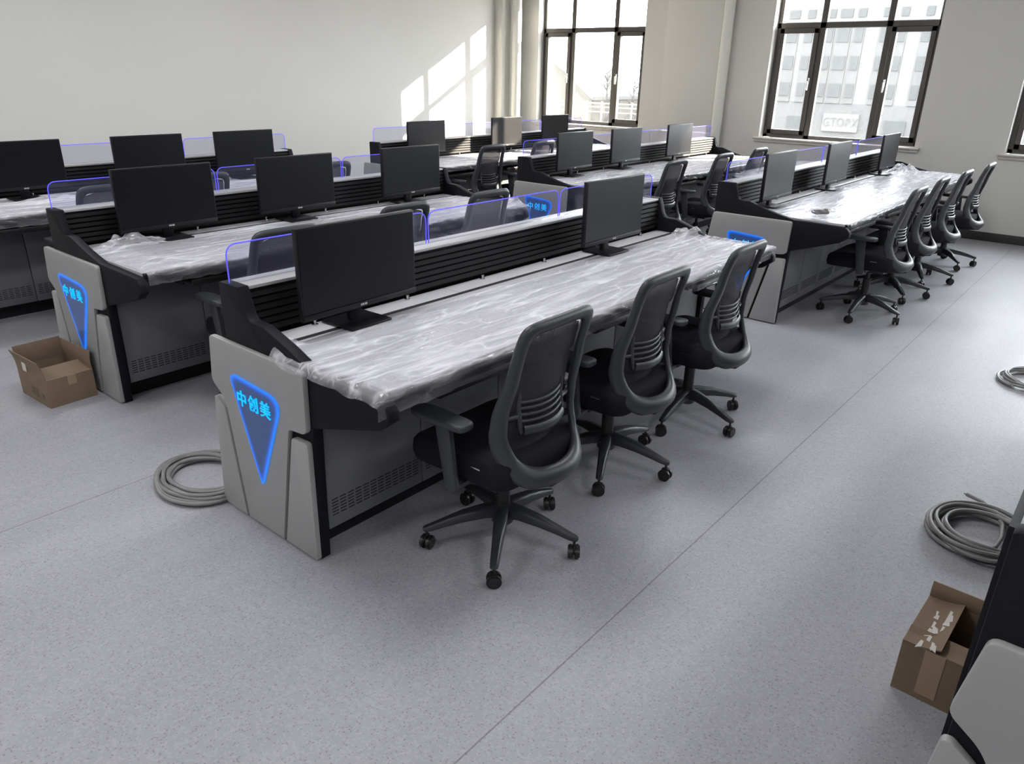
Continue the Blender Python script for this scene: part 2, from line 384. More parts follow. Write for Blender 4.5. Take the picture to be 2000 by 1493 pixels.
def cardboard():
    m, nt, b = nmat('brown_cardboard'); L = nt.links
    b.inputs['Roughness'].default_value = 0.8; b.inputs['Specular IOR Level'].default_value = 0.25
    tc = N(nt, 'ShaderNodeTexCoord')
    nz = N(nt, 'ShaderNodeTexNoise', i_Scale=9.0, i_Detail=6.0); L.new(tc.outputs['Object'], nz.inputs['Vector'])
    cr = N(nt, 'ShaderNodeValToRGB'); e = cr.color_ramp.elements
    e[0].position, e[1].position = 0.25, 0.75; e[0].color = (0.19, 0.137, 0.092, 1); e[1].color = (0.24, 0.172, 0.118, 1)
    L.new(nz.outputs['Fac'], cr.inputs['Fac']); L.new(cr.outputs['Color'], b.inputs['Base Color'])
    wv = N(nt, 'ShaderNodeTexWave', i_Scale=70.0); wv.bands_direction = 'X'; L.new(tc.outputs['Object'], wv.inputs['Vector'])
    bp = N(nt, 'ShaderNodeBump', i_Strength=0.08, i_Distance=0.001); L.new(wv.outputs['Fac'], bp.inputs['Height']); L.new(bp.outputs['Normal'], b.inputs['Normal'])
    return m
M['card'] = cardboard()

def sign_mat():
    # edge lit acrylic: the light guide is brightest along its rim (attribute edge = distance from the rim)
    m, nt, b = nmat('edge_lit_blue_acrylic'); L = nt.links
    b.inputs['Base Color'].default_value = (0.02, 0.035, 0.07, 1); b.inputs['Roughness'].default_value = 0.25
    at = N(nt, 'ShaderNodeAttribute', attribute_name='edge')
    cr = N(nt, 'ShaderNodeValToRGB'); e = cr.color_ramp.elements
    e[0].position = 0.0; e[0].color = (0.01, 0.22, 1.0, 1)
    e[1].position = 1.0; e[1].color = (0.016, 0.040, 0.125, 1)
    a = cr.color_ramp.elements.new(0.25); a.color = (0.005, 0.12, 0.75, 1)
    a = cr.color_ramp.elements.new(0.6); a.color = (0.008, 0.05, 0.25, 1)
    L.new(at.outputs['Fac'], cr.inputs['Fac']); L.new(cr.outputs['Color'], b.inputs['Emission Color'])
    b.inputs['Emission Strength'].default_value = 0.75
    return m
M['sign'] = sign_mat()

# ---------------------------------------------------------------- room shell
X0, X1, Y0, Y1 = -4.0, WALL_X, -7.0, 8.2
CORNER_X = 9.3
def build_room():
    o = MB().box(X0-0.2, X1+0.5, Y0-0.2, Y1+0.3, -0.12, 0).obj('floor', M['floor']); struct(o)
    o = MB().box(X0-0.2, X1+0.5, Y0-0.2, Y1+0.3, CEIL_Z, CEIL_Z+0.2).obj('ceiling', M['ceil']); struct(o)
    o = MB().box(X0-0.2, X1+0.5, Y1, Y1+0.25, 0, CEIL_Z).obj('wall_left', M['wall']); struct(o)
    o = MB().box(X0-0.2, X1+0.5, Y0-0.2, Y0, 0, CEIL_Z).obj('wall_right', M['wall']); struct(o)
    o = MB().box(X0-0.2, X0, Y0, Y1, 0, CEIL_Z).obj('wall_back', M['wall']); struct(o)
    # window wall: spandrel, head, piers
    w = MB(); th = 0.34
    w.box(X1, X1+th, Y0, Y1, 0, WIN_Z0); w.box(X1, X1+th, Y0, Y1, WIN_Z1, CEIL_Z)
    ys = sorted([v for p in WINDOWS for v in p]); cuts = [Y0]+ys+[Y1]
    for i in range(0, len(cuts), 2):
        w.box(X1, X1+th, cuts[i], cuts[i+1], WIN_Z0, WIN_Z1)
    o = w.obj('wall_window_side', M['wall'], smooth=False); struct(o)
    # corner pier, shallow pier between the first two windows
    o = MB().box(CORNER_X, X1+0.02, 8.06, Y1+0.01, 0, CEIL_Z, 0.006).obj('column_corner', M['wall'], smooth=30); struct(o)
    o = MB().box(9.66, X1+0.02, 4.70, 5.495, 0, CEIL_Z, 0.006).obj('column_window_side', M['wall'], smooth=30); struct(o)
    for (x, y) in ((9.50, 7.935), (9.645, 4.615)):
        p = thing('heating_pipe', 'white vertical heating pipe in the room corner by the left wall' if y > 6 else 'white vertical heating pipe beside the shallow wall pier between the two windows', 'pipe', (x, y, 0))
        MB().cyl((0, 0, CEIL_Z/2), 0.068, CEIL_Z-0.004, n=32).obj('pipe_run', M['pipe'], p)
    o = MB().box(X1-0.014, X1, Y0, 4.70, 0.0, 0.095, 0.003).obj('baseboard_window_side', M['baseboard']); struct(o)
    o = MB().box(X1-0.014, X1, 5.495, 7.87, 0.0, 0.095, 0.003).obj('baseboard_window_side', M['baseboard']); struct(o)
    o = MB().box(X0, CORNER_X, Y1-0.014, Y1, 0.0, 0.095, 0.003).obj('baseboard_left', M['baseboard']); struct(o)
    # sills and windows
    for k, (a, b) in enumerate(WINDOWS):
        s = MB(); s.box(X1-0.055, X1+0.10, a-0.06, b+0.06, WIN_Z0-0.004, WIN_Z0+0.018, 0.006, 3)
        s.box(X1-0.032, X1+0.02, a-0.05, b+0.05, WIN_Z0-0.036, WIN_Z0-0.004, 0.006, 3)
        o = s.obj('window_sill', M['sill']); o.name = 'trim_%d' % (k+1); struct(o)
        r = bpy.data.objects.new('window_%d' % (k+1), None); COL.objects.link(r); r.location = (WIN_X, a, 0); r['kind'] = 'structure'
        W = b-a; zb, zt, z1, z2 = WIN_Z0+0.018, WIN_Z1, 2.19, 2.255
        c1, c2 = W-(7.71-7.155), W-(7.71-6.41)      # mullion centres measured from the right end
        f = MB(); d = 0.03
        for (y0, y1, q0, q1) in ((0, W, zb, zb+0.045), (0, W, zt-0.06, zt), (0, 0.05, zb, zt), (W-0.05, W, zb, zt), (0, W, z1, z2),
                                 (c1-0.035, c1+0.035, zb, zt), (c2-0.035, c2+0.035, zb, zt)):
            f.box(-d, d, y0, y1, q0, q1, 0.004, 1)
        f.obj('frame', M['frame'], r, smooth=30)
        bays = [(0.05, c2-0.035), (c2+0.035, c1-0.035), (c1+0.035, W-0.05)]
        for j, (y0, y1) in enumerate(bays):
            if j != 1:      # opening casements at both sides
                s = MB(); t = 0.055
                for q in ((y0, y1, zb+0.045, zb+0.045+t), (y0, y1, z1-t, z1), (y0, y0+t, zb+0.045, z1), (y1-t, y1, zb+0.045, z1)):
                    s.box(-d-0.022, d-0.012, q[0], q[1], q[2], q[3], 0.004, 1)
                ca = s.obj('casement', M['frame'], r, smooth=30)
                yh = y0+0.028 if j == 2 else y1-0.028
                h = MB(); h.box(-d-0.036, -d-0.022, yh-0.012, yh+0.012, 1.50, 1.64, 0.004); h.tube([(-d-0.036, yh, 1.60), (-d-0.06, yh, 1.60), (-d-0.062, yh, 1.58), (-d-0.062, yh, 1.50)], 0.008, 8)
                ho = h.obj('handle', M['chrome'], r)
            MB().box(-0.004, 0.004, y0, y1, zb+0.045, z1).obj('pane', M['pane'], r, smooth=False)
            MB().box(-0.004, 0.004, y0, y1, z2, zt-0.06).obj('pane', M['pane'], r, smooth=False)
    for x, y in FILL_SPOTS:  # unseen ceiling panels, added to carry the fill lights
        t = thing('added_fill_panel', 'added fill light panel, flat white rectangle on the ceiling', 'lamp', (x, y, CEIL_Z), 0, 'added fill light panels')
        f = MB()
        for q in ((-0.6, 0.6, -0.3, -0.28), (-0.6, 0.6, 0.28, 0.3), (-0.6, -0.58, -0.3, 0.3), (0.58, 0.6, -0.3, 0.3)): f.box(*q, -0.05, 0)
        f.obj('housing', M['pipe'], t); MB().box(-0.58, 0.58, -0.28, 0.28, -0.045, -0.03).obj('diffuser', M['lamp'], t)
build_room()

# ---------------------------------------------------------------- console desks
def glyph_mesh(ch, size):
    cu = bpy.data.curves.new('glyph', 'FONT'); cu.body = ch; cu.size = size; cu.align_x = 'CENTER'; cu.align_y = 'CENTER'
    cu.extrude = 0.0015; cu.offset = 0.0003
    o = bpy.data.objects.new('glyph', cu); COL.objects.link(o)
    dg = bpy.context.evaluated_depsgraph_get(); dg.update()
    me = bpy.data.meshes.new_from_object(o.evaluated_get(dg))
    bpy.data.objects.remove(o); bpy.data.curves.remove(cu)
    return me
GLYPHS = [glyph_mesh(c, 0.066) for c in '中创美']

def sign_mesh(umap):
    """acrylic plate in the plane x = const, triangle pointing down, rings inward carry the attribute edge"""
    P = round_poly([(-0.088, 0.622), (0.235, 0.60), (0.052, 0.195)], [0.05, 0.085, 0.03], 8)
    cx = sum(p[0] for p in P)/len(P); cz = 0.50; cxx = 0.062
    rings = []; steps = [0, 0.02, 0.05, 0.09, 0.14, 0.2, 0.3, 0.45, 0.7, 1.0]
    V = []; A = []; n = len(P)
    T = [Vector((-0.088, 0.622)), Vector((0.235, 0.60)), Vector((0.052, 0.195))]
    sa, sb, sc_ = (T[1]-T[2]).length, (T[2]-T[0]).length, (T[0]-T[1]).length
    cen = (T[0]*sa+T[1]*sb+T[2]*sc_)/(sa+sb+sc_)
    e = (T[1]-T[0]).normalized(); inr = abs(e.x*(cen-T[0]).y-e.y*(cen-T[0]).x)
    def inset(d): return [cen+(Vector(p)-cen)*(1-d/inr) for p in P]
    ds = [0, 0.004, 0.009, 0.015, 0.022, 0.030]
    L = [inset(d) for d in ds]; ats = [0, 0.12, 0.3, 0.5, 0.75, 1.0]
    bm = bmesh.new(); lay = bm.verts.layers.float.new('edge')
    R_ = []
    for ring, at in zip(L, ats):
        vs = []
        for p in ring:
            v = bm.verts.new((0, -umap(p[0]), p[1])); v[lay] = at; vs.append(v)
        R_.append(vs)
    for a, b in zip(R_, R_[1:]):
        for i in range(n): bm.faces.new((a[i], a[(i+1) % n], b[(i+1) % n], b[i]))
    bm.faces.new(R_[-1])
    # rim going back to the panel
    rim = [bm.verts.new((0.006, v.co.y, v.co.z)) for v in R_[0]]
    for v in rim: v[lay] = 0.0
    for i in range(n): bm.faces.new((rim[i], rim[(i+1) % n], R_[0][(i+1) % n], R_[0][i]))
    bmesh.ops.recalc_face_normals(bm, faces=bm.faces)
    me = bpy.data.meshes.new('sign_plate'); bm.to_mesh(me); bm.free(); return me

def console(x0, x1, ys, pa, pb, tipu, label, ndoor, lines=False, sign=True, group='long console desks', back=False):
    """local frame: x along the desk from its near end, y = -u (u = towards the seats), z up"""
    L = x1-x0
    t = thing('console_desk', label, 'desk', (x0, ys, 0), 0, group)
    um = lambda u: pa + (u+0.2)/0.56*(pb-pa)
    kx = um(0.36)                      # front of the grey panel
    prof = [(-0.125, 0.10), (-0.125, 0.94), (-0.115, 0.945), (0.0, 0.945), (0.008, 0.93), (0.030, 0.862), (0.045, 0.838), (0.065, 0.832),
            (0.125, 0.832), (0.145, 0.826), (0.27, 0.785), (kx, 0.745), (tipu-0.02, 0.738), (tipu, 0.73), (tipu+0.022, 0.705), (tipu+0.022, 0.675), (tipu-0.03, 0.635), (kx, 0.53), (kx-0.02, 0.0), (min(-0.124, pa+0.03), 0.0), (min(-0.124, pa+0.03), 0.10)]
    pts = [(-u, z) for u, z in prof]
    MB().prism(pts, 0.0, 0.042, 'x', 0.004, 2).obj('end_frame', M['black_end'], t)
    MB().prism(pts, L-0.042, L, 'x', 0.004, 2).obj('end_frame', M['black_end'], t)
    # grey overlay panels on the near end
    def panel(P, r, xa=-0.022, xb=0.0):
        q = round_poly([(-um(u), z) for u, z in P], r, 4)
        return MB().prism(q, xa, xb, 'x', 0.004, 2).obj('end_cover', M['grey_panel'], t)
    panel([(-0.20, 0.735), (0.36, 0.735), (0.352, 0.522), (0.335, 0.507), (0.25, 0.498), (0.145, 0.008), (-0.082, 0.008), (-0.142, 0.47), (-0.165, 0.505), (-0.225, 0.55)],
          [0.02, 0.02, 0.01, 0.015, 0.015, 0, 0, 0.03, 0.03, 0.02])
    panel([(-0.222, 0.485), (-0.205, 0.49), (-0.156, 0.452), (-0.098, 0.008), (-0.262, 0.008)], [0.008, 0.012, 0.01, 0, 0])
    panel([(0.262, 0.472), (0.352, 0.478), (0.345, 0.008), (0.160, 0.008)], [0.015, 0.018, 0.004, 0])
    if sign:
        sg = link('lit_sign', sign_mesh(um), t, M['sign']); sg.location = (-0.028, 0, 0); sg['label'] = 'blue edge-lit triangular sign plate'
        for i, g in enumerate(GLYPHS):
            u = um(-0.012+0.0725*i)
            go = link('letter', g.copy(), sg, M['sign_text'])
            go.matrix_local = Matrix(((0, 0, 1, -0.002), (-1, 0, 0, -u), (0, 1, 0, 0.532), (0, 0, 0, 1))) @ Matrix.Diagonal((-1, 1, 1, 1)) if False else Matrix(((0, 0, -1, -0.002), (-1, 0, 0, -u), (0, 1, 0, 0.532), (0, 0, 0, 1)))
    # backsplash of horizontal slats with a silver ledge
    s = MB(); s.box(0.042, L-0.042, 0.012, 0.115, 0.76, 0.93)
    nsl = 6; h = (0.925-0.768)/nsl
    for i in range(nsl):
        z0 = 0.768+i*h
        s.prism([(0.012, z0+0.002), (-0.004, z0+0.003), (0.002, z0+h-0.007), (0.012, z0+h-0.004)], 0.042, L-0.042, 'x')
    s.obj('slat_backsplash', M['slat'], t, smooth=False)
    MB().box(0.042, L-0.042, 0.0, 0.12, 0.93, 0.942, 0.002).obj('ledge', M['ledge'], t)
    MB().box(0.042, L-0.042, 0.115, 0.135, 0.10, 0.93).obj('back_panel', M['black'], t, smooth=False)
    # acrylic screens with lit edge
    n = 3 if L < 3.2 else 4; wgl = (L-0.02)/n
    for i in range(n):
        a = 0.012+i*wgl; b = a+wgl-0.014
        P = round_poly([(a, 0.9425), (a, 1.078), (b, 1.078), (b, 0.9425)], [0, 0.045, 0.045, 0], 7)
        g = MB().prism(P, 0.066, 0.074, 'y').obj('acrylic_screen', M['acrylic'], t, smooth=False)
        path = [(p[0], 0.070, p[1]) for p in P]
        MB().tube(path, 0.0024, 6).obj('lit_edge', M['led_edge'], g)['label'] = 'glowing violet-blue edge'
    # worktop: rear strip, dark gap, main slab with black edge band
    nst = 3 if L < 3.2 else 4
    for i in range(nst):
        a = 0.045+i*(L-0.09)/nst; b = a+(L-0.09)/nst-0.003
        MB().box(a, b, -0.106, -0.006, 0.722, 0.752, 0.0015).obj('rear_flap', M['laminate'], t)
        for q in (0.25, 0.75):
            xk = a+(b-a)*q; k = MB(); k.cyl((xk, -0.03, 0.7545), 0.013, 0.005, n=12, bev=0.001); k.cyl((xk, -0.03, 0.7625), 0.0045, 0.012, n=8); k.cyl((xk, -0.03, 0.7705), 0.008, 0.005, n=10, bev=0.001)
            k.obj('flap_knob', M['chrome'], t)
    wf = -(tipu-0.015)
    MB().box(0.042, L-0.042, -0.1355, -0.1065, 0.715, 0.7505).obj('gap_shade_strip', M['slot'], t, smooth=False)  # dark strip standing in for the shade inside the open gap
    MB().box(0.042, L-0.042, wf+0.012, -0.136, 0.722, 0.752).obj('worktop', M['laminate'], t)
    MB().prism(round_poly([(wf-0.006, 0.751), (wf+0.012, 0.752), (wf+0.012, 0.712), (wf, 0.712)], [0.012, 0, 0, 0.008], 4), 0.042, L-0.042, 'x').obj('front_edge', M['edge'], t)
    MB().box(0.05, L-0.05, -0.60, -0.0, 0.66, 0.712).obj('under_frame', M['black'], t, smooth=False)
    # cabinet under the worktop
    cf = -(kx-0.03)
    MB().box(0.05, L-0.05, cf+0.02, 0.10, 0.10, 0.66).obj('cabinet_body', M['black'], t, smooth=False)
    MB().box(0.06, L-0.06, cf+0.07, 0.05, 0.0, 0.10).obj('plinth', M['black'], t, smooth=False)
    dw = (L-0.1)/ndoor
    for i in range(ndoor):
        a = 0.05+i*dw+0.002; b = a+dw-0.004
        d = MB().box(a, b, cf, cf+0.018, 0.095, 0.655, 0.003).obj('cabinet_door', M['door'], t)
        v = MB()
        if lines:
            for q in range(5): v.box(a+0.03, b-0.03, cf-0.0006, cf+0.004, 0.155+q*0.014, 0.160+q*0.014)
        else:
            nc = 12
            for c in range(nc):
                xa = a+0.016+c*(b-a-0.032)/nc
                for q in range(6): v.box(xa+0.003, xa+(b-a-0.032)/nc-0.005, cf-0.0006, cf+0.004, 0.145+q*0.0125, 0.149+q*0.0125)
        v.obj('vent', M['slot'], d, smooth=False)
    # keyboard trays
    nk = 3 if L < 3.2 else 4
    for i in range(nk):
        a = 0.29+i*(L-0.15)/nk; b = a+0.62; f = -(tipu-0.07)
        k = MB(); k.box(a, b, f, -0.46, 0.640, 0.656, 0.004); k.box(a, b, f-0.008, f+0.018, 0.634, 0.668, 0.006, 2); k.box(a+0.01, b-0.01, f-0.012, f-0.004, 0.645, 0.650)
        for xx in (a+0.04, b-0.055): k.box(xx, xx+0.015, -0.58, -0.47, 0.655, 0.664)
        k.obj('keyboard_tray', M['plastic'], t)
        for xx in (a-0.035, b+0.02):
            MB().box(xx, xx+0.012, f+0.03, -0.46, 0.64, 0.70, 0.002).obj('tray_runner', M['black'], t)
    return t

DESKS = dict(
    A=dict(x0=1.29, x1=4.17, ys=2.295, pa=-0.205, pb=0.365, tipu=0.735, nd=6, label='nearest complete console desk in the centre with full-height blue lit sign on its end'),
    A2=dict(x0=5.15, x1=9.07, ys=2.275, pa=-0.122, pb=0.457, tipu=0.81, nd=10, lines=True, label='right-hand console desk with four chairs running to the window wall'),
    B=dict(x0=1.437, x1=4.25, ys=4.235, pa=-0.212, pb=0.432, tipu=0.81, nd=6, label='middle-left console desk with the open cardboard box beside its lit end'),
    B2=dict(x0=5.332, x1=9.0, ys=4.295, pa=-0.135, pb=0.45, tipu=0.81, nd=8, lines=True, label='middle far console desk whose lit sign shows through the nearer acrylic screens'),
    C=dict(x0=1.20, x1=4.18, ys=6.17, pa=-0.20, pb=0.43, tipu=0.81, nd=6, label='rear-left console desk closest to the blank white wall'),
    C2=dict(x0=5.24, x1=8.98, ys=6.22, pa=-0.20, pb=0.43, tipu=0.81, nd=8, lines=True, label='rear-right console desk below the sunlit patch of the white wall'),
    D=dict(x0=1.36, x1=4.24, ys=-0.095, pa=-0.11, pb=0.47, tipu=0.78, nd=6, label='console desk cut off at the bottom right corner of the photo'))
for k, d in DESKS.items():
    console(d['x0'], d['x1'], d['ys'], d['pa'], d['pb'], d['tipu'], d['label'], d['nd'], d.get('lines', False))

# ---------------------------------------------------------------- protective film
def film(desk, label, seed, ends=(0.0, 0.0), hang=0.05, crumple=(), back=0.16, endhang=(0, 0), amp=1.0):
    d = DESKS[desk]; x0, x1, ys, tu = d['x0'], d['x1'], d['ys'], d['tipu']
    xa, xb = x0-ends[0], x1+ends[1]
    uf = tu-0.005; ub = back
    nu, nv = int((xb-xa)*90), 96
    off = Vector((seed*13.7, seed*5.1, 0))
    def rid(x, y, s): return 1-abs(noise.noise(Vector((x, y, s))+off))*2
    def fn(s, q):
        x = xa+(xb-xa)*s
        edge_w = 0.018*noise.noise(Vector((x*3, 0.3, 1))+off)+0.010*noise.noise(Vector((x*14, 0, 5))+off)
        Lt = uf-ub+hang+0.02
        dd = q*Lt*(1+0.0)              # distance from the rear edge
        u = ub+edge_w*(1-q)+dd
        over = u-uf
        ridge = max(0, rid(x*1.3, u*13, 0.3))**4*0.004 + max(0, rid(x*1.6+u*2, u*12, 2.2))**5*0.0025 + max(0, rid(x*5, u*7, 4.4))**8*0.0025
        ridge *= min(1, max(0, dd-0.01)/0.09); z = 0.7545+ridge*amp
        if over > 0:
            zz = over+edge_w*0.6
            wob = 0.010*noise.noise(Vector((x*16, over*30, 7))+off)
            u = uf+0.010+wob+min(over, 0.01)*0.4
            z = 0.7550+ridge-max(0, zz)*0.98+0.004*noise.noise(Vector((x*40, over*50, 9))+off)
        # ends over the side profile
        for sgn, xe, hh in ((-1, x0, endhang[0]), (1, x1, endhang[1])):
            ex = (xe-x) if sgn < 0 else (x-xe)
            if ex > -0.05:
                z += 0.004*min(1, (ex+0.05)/0.05)
                if ex > 0 and hh > 0:
                    k = 1.0 if over <= 0 else max(0.25, 1-over/0.05)
                    z -= k*ex*hh*(1.0+0.25*noise.noise(Vector((u*12, ex*6, 3))+off))
                    x = xe+sgn*(min(ex, 0.03)+max(0, ex-0.03)*0.25+0.010*noise.noise(Vector((u*18, ex*9, 8))+off))
        for (cx, cu, rr, hh) in crumple:
            r = math.hypot((x-cx)/rr, (u-cu)/(rr*0.7))
            if r < 1:
                w = (1-r*r)**2
                z += w*hh*(0.45+0.9*abs(noise.noise(Vector((x*11, u*13, 2))+off))+0.35*abs(noise.noise(Vector((x*34, u*31, 6))+off)))
        return (x, ys-u, z)
    me = grid_mesh('plastic_film', nu, nv, fn)
    o = link('plastic_film', me, None, M['film']); tag(o, label, 'plastic film', 'protective films over the worktops')
    return o
film('A', 'wrinkled clear film over the nearest central desk, draped over its left end', 1, ends=(0.03, 0.025), endhang=(1.0, 1.0), hang=0.048, back=0.175,
     crumple=((1.33, 0.19, 0.10, 0.045), (4.12, 0.20, 0.22, 0.055), (1.36, 0.66, 0.16, 0.02)))
film('B', 'clear film on the middle-left desk, bunched up at its near end', 2, ends=(-0.05, 0.04), hang=0.045, endhang=(0, 1), back=0.15,
     crumple=((1.72, 0.14, 0.24, 0.075), (1.60, 0.68, 0.2, 0.02), (4.26, 0.7, 0.12, 0.05)))
film('C', 'clear film over the rear-left desk by the white wall', 3, hang=0.05, ends=(-0.05, -0.05), crumple=((2.0, 0.3, 0.25, 0.03),))
film('A2', 'creased clear film over the right-hand desk with a small black device under it', 4, ends=(-0.05, -0.05), hang=0.03, back=0.15,
     crumple=((8.65, 0.24, 0.36, 0.09), (5.55, 0.5, 0.5, 0.012), (7.0, 0.45, 0.7, 0.010)), amp=1.3)
film('B2', 'sunlit clear film over the middle far desk', 5, ends=(-0.05, -0.05), hang=0.03)
film('C2', 'clear film over the rear-right desk under the sunlit wall', 6, ends=(-0.05, -0.05), hang=0.03)

# small device wrapped on the right-hand desk
t = thing('wrapped_mouse', 'small black computer mouse in a plastic pouch on the right-hand filmed desk', 'computer mouse', (5.37, 1.72, 0.772), 0.9)
MB().prism(round_poly([(-0.03, 0.0), (-0.03, 0.018), (0.0, 0.032), (0.03, 0.026), (0.034, 0.0)], 0.01, 4), -0.055, 0.055, 'y', 0.012, 3).obj('shell', M['plastic'], t)
MB().box(-0.004, 0.004, -0.05, -0.02, 0.026, 0.034, 0.002).obj('scroll_wheel', M['dark_grey'], t)
me = grid_mesh('pouch', 26, 30, lambda s, q: ((s-0.5)*0.13, (q-0.5)*0.20, 0.003+0.038*max(0, 1-((s-0.5)*2.2)**2)*max(0, 1-((q-0.5)*2.1)**4)+0.010*abs(noise.noise(Vector((s*7, q*9, 3))))))
link('pouch', me, t, M['film'])

# ---------------------------------------------------------------- monitors
def make_monitor():
    t = thing('monitor', 'x', 'monitor')
    W, z0, z1 = 0.272, 0.066, 0.390      # local z above the table top
    MB().box(-W, W, 0.0, 0.022, z0, z1, 0.003, 2).obj('housing', M['bezel'], t)
    MB().box(-0.14, 0.14, 0.022, 0.045, z0+0.05, z0+0.24, 0.01, 3).obj('rear_cover', M['plastic'], t)
    MB().box(-W+0.006, W-0.006, -0.0015, 0.001, z0+0.024, z1-0.006).obj('screen', M['screen'], t, smooth=False)
    MB().box(-W+0.001, W-0.001, -0.004, 0.001, z0, z0+0.021, 0.001).obj('chin_bezel', M['bezel'], t)
    lg = MB()
    for i, w in enumerate((0.005, 0.006, 0.004, 0.006, 0.005)):
        lg.box(-0.016+i*0.0065, -0.016+i*0.0065+w*0.8, -0.0052, -0.0038, z0+0.007, z0+0.015)
    lg.obj('badge', M['logo'], t, smooth=False)
    MB().box(-0.028, 0.028, 0.045, 0.068, 0.006, z0+0.20, 0.004).obj('stand_neck', M['bezel'], t)
    MB().box(-0.098, 0.098, -0.045, 0.135, 0.0, 0.009, 0.003).obj('stand_base', M['bezel'], t)
    return t
mon = make_monitor(); first = True
MONS = [  # desk, x centre, y of face, rotation, label
    (1.700, 2.14, 0.03, 'largest monitor, leftmost on the nearest central desk', 0.0),
    (3.385, 2.13, 0.0, 'monitor at the far right end of the nearest central desk', 0),
    (1.937, 4.05, 0.0, 'leftmost monitor on the middle-left desk above the cardboard box', 0),
    (2.765, 4.05, 0.0, 'centre monitor of the three on the middle-left desk', 0),
    (3.72, 4.05, 0.0, 'rightmost monitor on the middle-left desk, beside its far end', 0),
    (1.88, 5.97, 0.0, 'monitor cut by the left edge of the photo on the rear-left desk', 0),
    (2.765, 5.95, 0.0, 'middle monitor of the rear-left desk in front of the white wall', 0),
    (3.58, 5.95, 0.0, 'right monitor of the rear-left desk in front of the white wall', 0),
    (5.53, 2.10, 0.0, 'nearest monitor on the right-hand desk with four chairs', 0),
    (6.80, 2.10, 0.0, 'middle monitor on the right-hand desk with four chairs', 0),
    (8.33, 2.10, 0.0, 'farthest monitor on the right-hand desk, next to the window wall', 0),
    (5.843, 4.15, 0.0, 'left monitor of three on the middle far desk', 0),
    (6.72, 4.15, 0.0, 'middle monitor of three on the middle far desk', 0),
    (7.82, 4.15, 0.0, 'right monitor of three on the middle far desk, before the wall pier', 0),
    (5.785, 6.05, 0.0, 'left monitor of the rear-right desk in front of the sun patch', 0),
    (7.10, 6.05, 0.0, 'middle monitor of the rear-right desk near the room corner', 0),
    (8.05, 6.05, 0.0, 'right monitor of the rear-right desk below the left window', 0)]
for i, (x, y, rz, lab, _) in enumerate(MONS):
    o = mon if i == 0 else dup_tree(mon)
    o.location = (x, y, 0.7555); o.rotation_euler = (0, 0, rz); o['label'] = lab; o['group'] = 'monitors on the console desks'

# ---------------------------------------------------------------- chairs
YC = [(0.36, -0.245), (0.42, -0.262), (0.50, -0.225), (0.58, -0.192), (0.65, -0.182), (0.80, -0.200), (0.965, -0.232)]
YK = [(0.36, 0.03), (0.42, 0.115), (0.50, 0.10), (0.65, 0.055), (0.80, 0.03), (0.965, 0.012)]
YM = [(0.42, -0.135), (0.50, -0.150), (0.65, -0.168), (0.80, -0.188), (0.93, -0.216)]
def yb(x, z): return lerp_table(YC, z) + lerp_table(YK, z)*(x/0.24)**2
OUT = [(0.0, 0.968), (0.10, 0.967), (0.155, 0.960), (0.180, 0.940), (0.189, 0.90), (0.191, 0.84), (0.199, 0.77), (0.213, 0.70), (0.223, 0.63), (0.224, 0.56), (0.214, 0.49), (0.189, 0.430), (0.147, 0.395), (0.09, 0.380), (0.0, 0.375)]
INN = [(0.0, 0.922), (0.095, 0.920), (0.128, 0.913), (0.142, 0.895), (0.146, 0.87), (0.148, 0.82), (0.153, 0.75), (0.161, 0.68), (0.168, 0.61), (0.167, 0.56), (0.157, 0.51), (0.134, 0.475), (0.098, 0.458), (0.055, 0.452), (0.0, 0.450)]
def catmull(pts, k=3):
    out = []
    for i in range(len(pts)-1):
        p0, p1, p2, p3 = [Vector(pts[max(0, min(len(pts)-1, j))]) for j in (i-1, i, i+1, i+2)]
        for s in range(k):
            t = s/k
            out.append(tuple(0.5*((2*p1)+(p2-p0)*t+(2*p0-5*p1+4*p2-p3)*t*t+(3*p1-p0-3*p2+p3)*t**3)))
    out.append(tuple(pts[-1])); return out
def back_frame_mesh():
    o = catmull(OUT); i = catmull(INN)
    O = o + [(-x, z) for x, z in o[-2:0:-1]]; I = i + [(-x, z) for x, z in i[-2:0:-1]]
    bm = bmesh.new(); rings = []
    for (ox, oz), (ix, iz) in zip(O, I):
        def P(x, z, d): return bm.verts.new((x, yb(x, z)+d, z))
        a, b = Vector((ox, oz)), Vector((ix, iz))
        th = 0.013 if oz > 0.5 else 0.013+0.007*(0.5-oz)/0.14
        m1, m2 = a.lerp(b, 0.15), a.lerp(b, 0.85)
        rings.append([P(*a, 0.0), P(*m1, -th), P(*a.lerp(b, 0.5), -th*1.25), P(*m2, -th), P(*b, 0.0), P(*m2, th), P(*m1, th)])
    n = len(rings)
    for k in range(n):
        A, B = rings[k], rings[(k+1) % n]
        for j in range(7): bm.faces.new((A[j], A[(j+1) % 7], B[(j+1) % 7], B[j]))
    bmesh.ops.recalc_face_normals(bm, faces=bm.faces)
    me = bpy.data.meshes.new('back_frame'); bm.to_mesh(me); bm.free()
    for p in me.polygons: p.use_smooth = True
    return me
def backrest_mesh():
    i = catmull(INN); tab = sorted([(z, x) for x, z in i])
    def w(z):
        return lerp_table(tab, z)
    def fn(s, q):
        z = 0.452+q*(0.921-0.452); hw = max(0.0, w(z))+0.004; x = (s*2-1)*hw
        return (x, lerp_table(YM, z)+0.05*(x/0.2)**2*(1 if z < 0.8 else 0.5), z)
    return grid_mesh('backrest', 13, 26, fn)
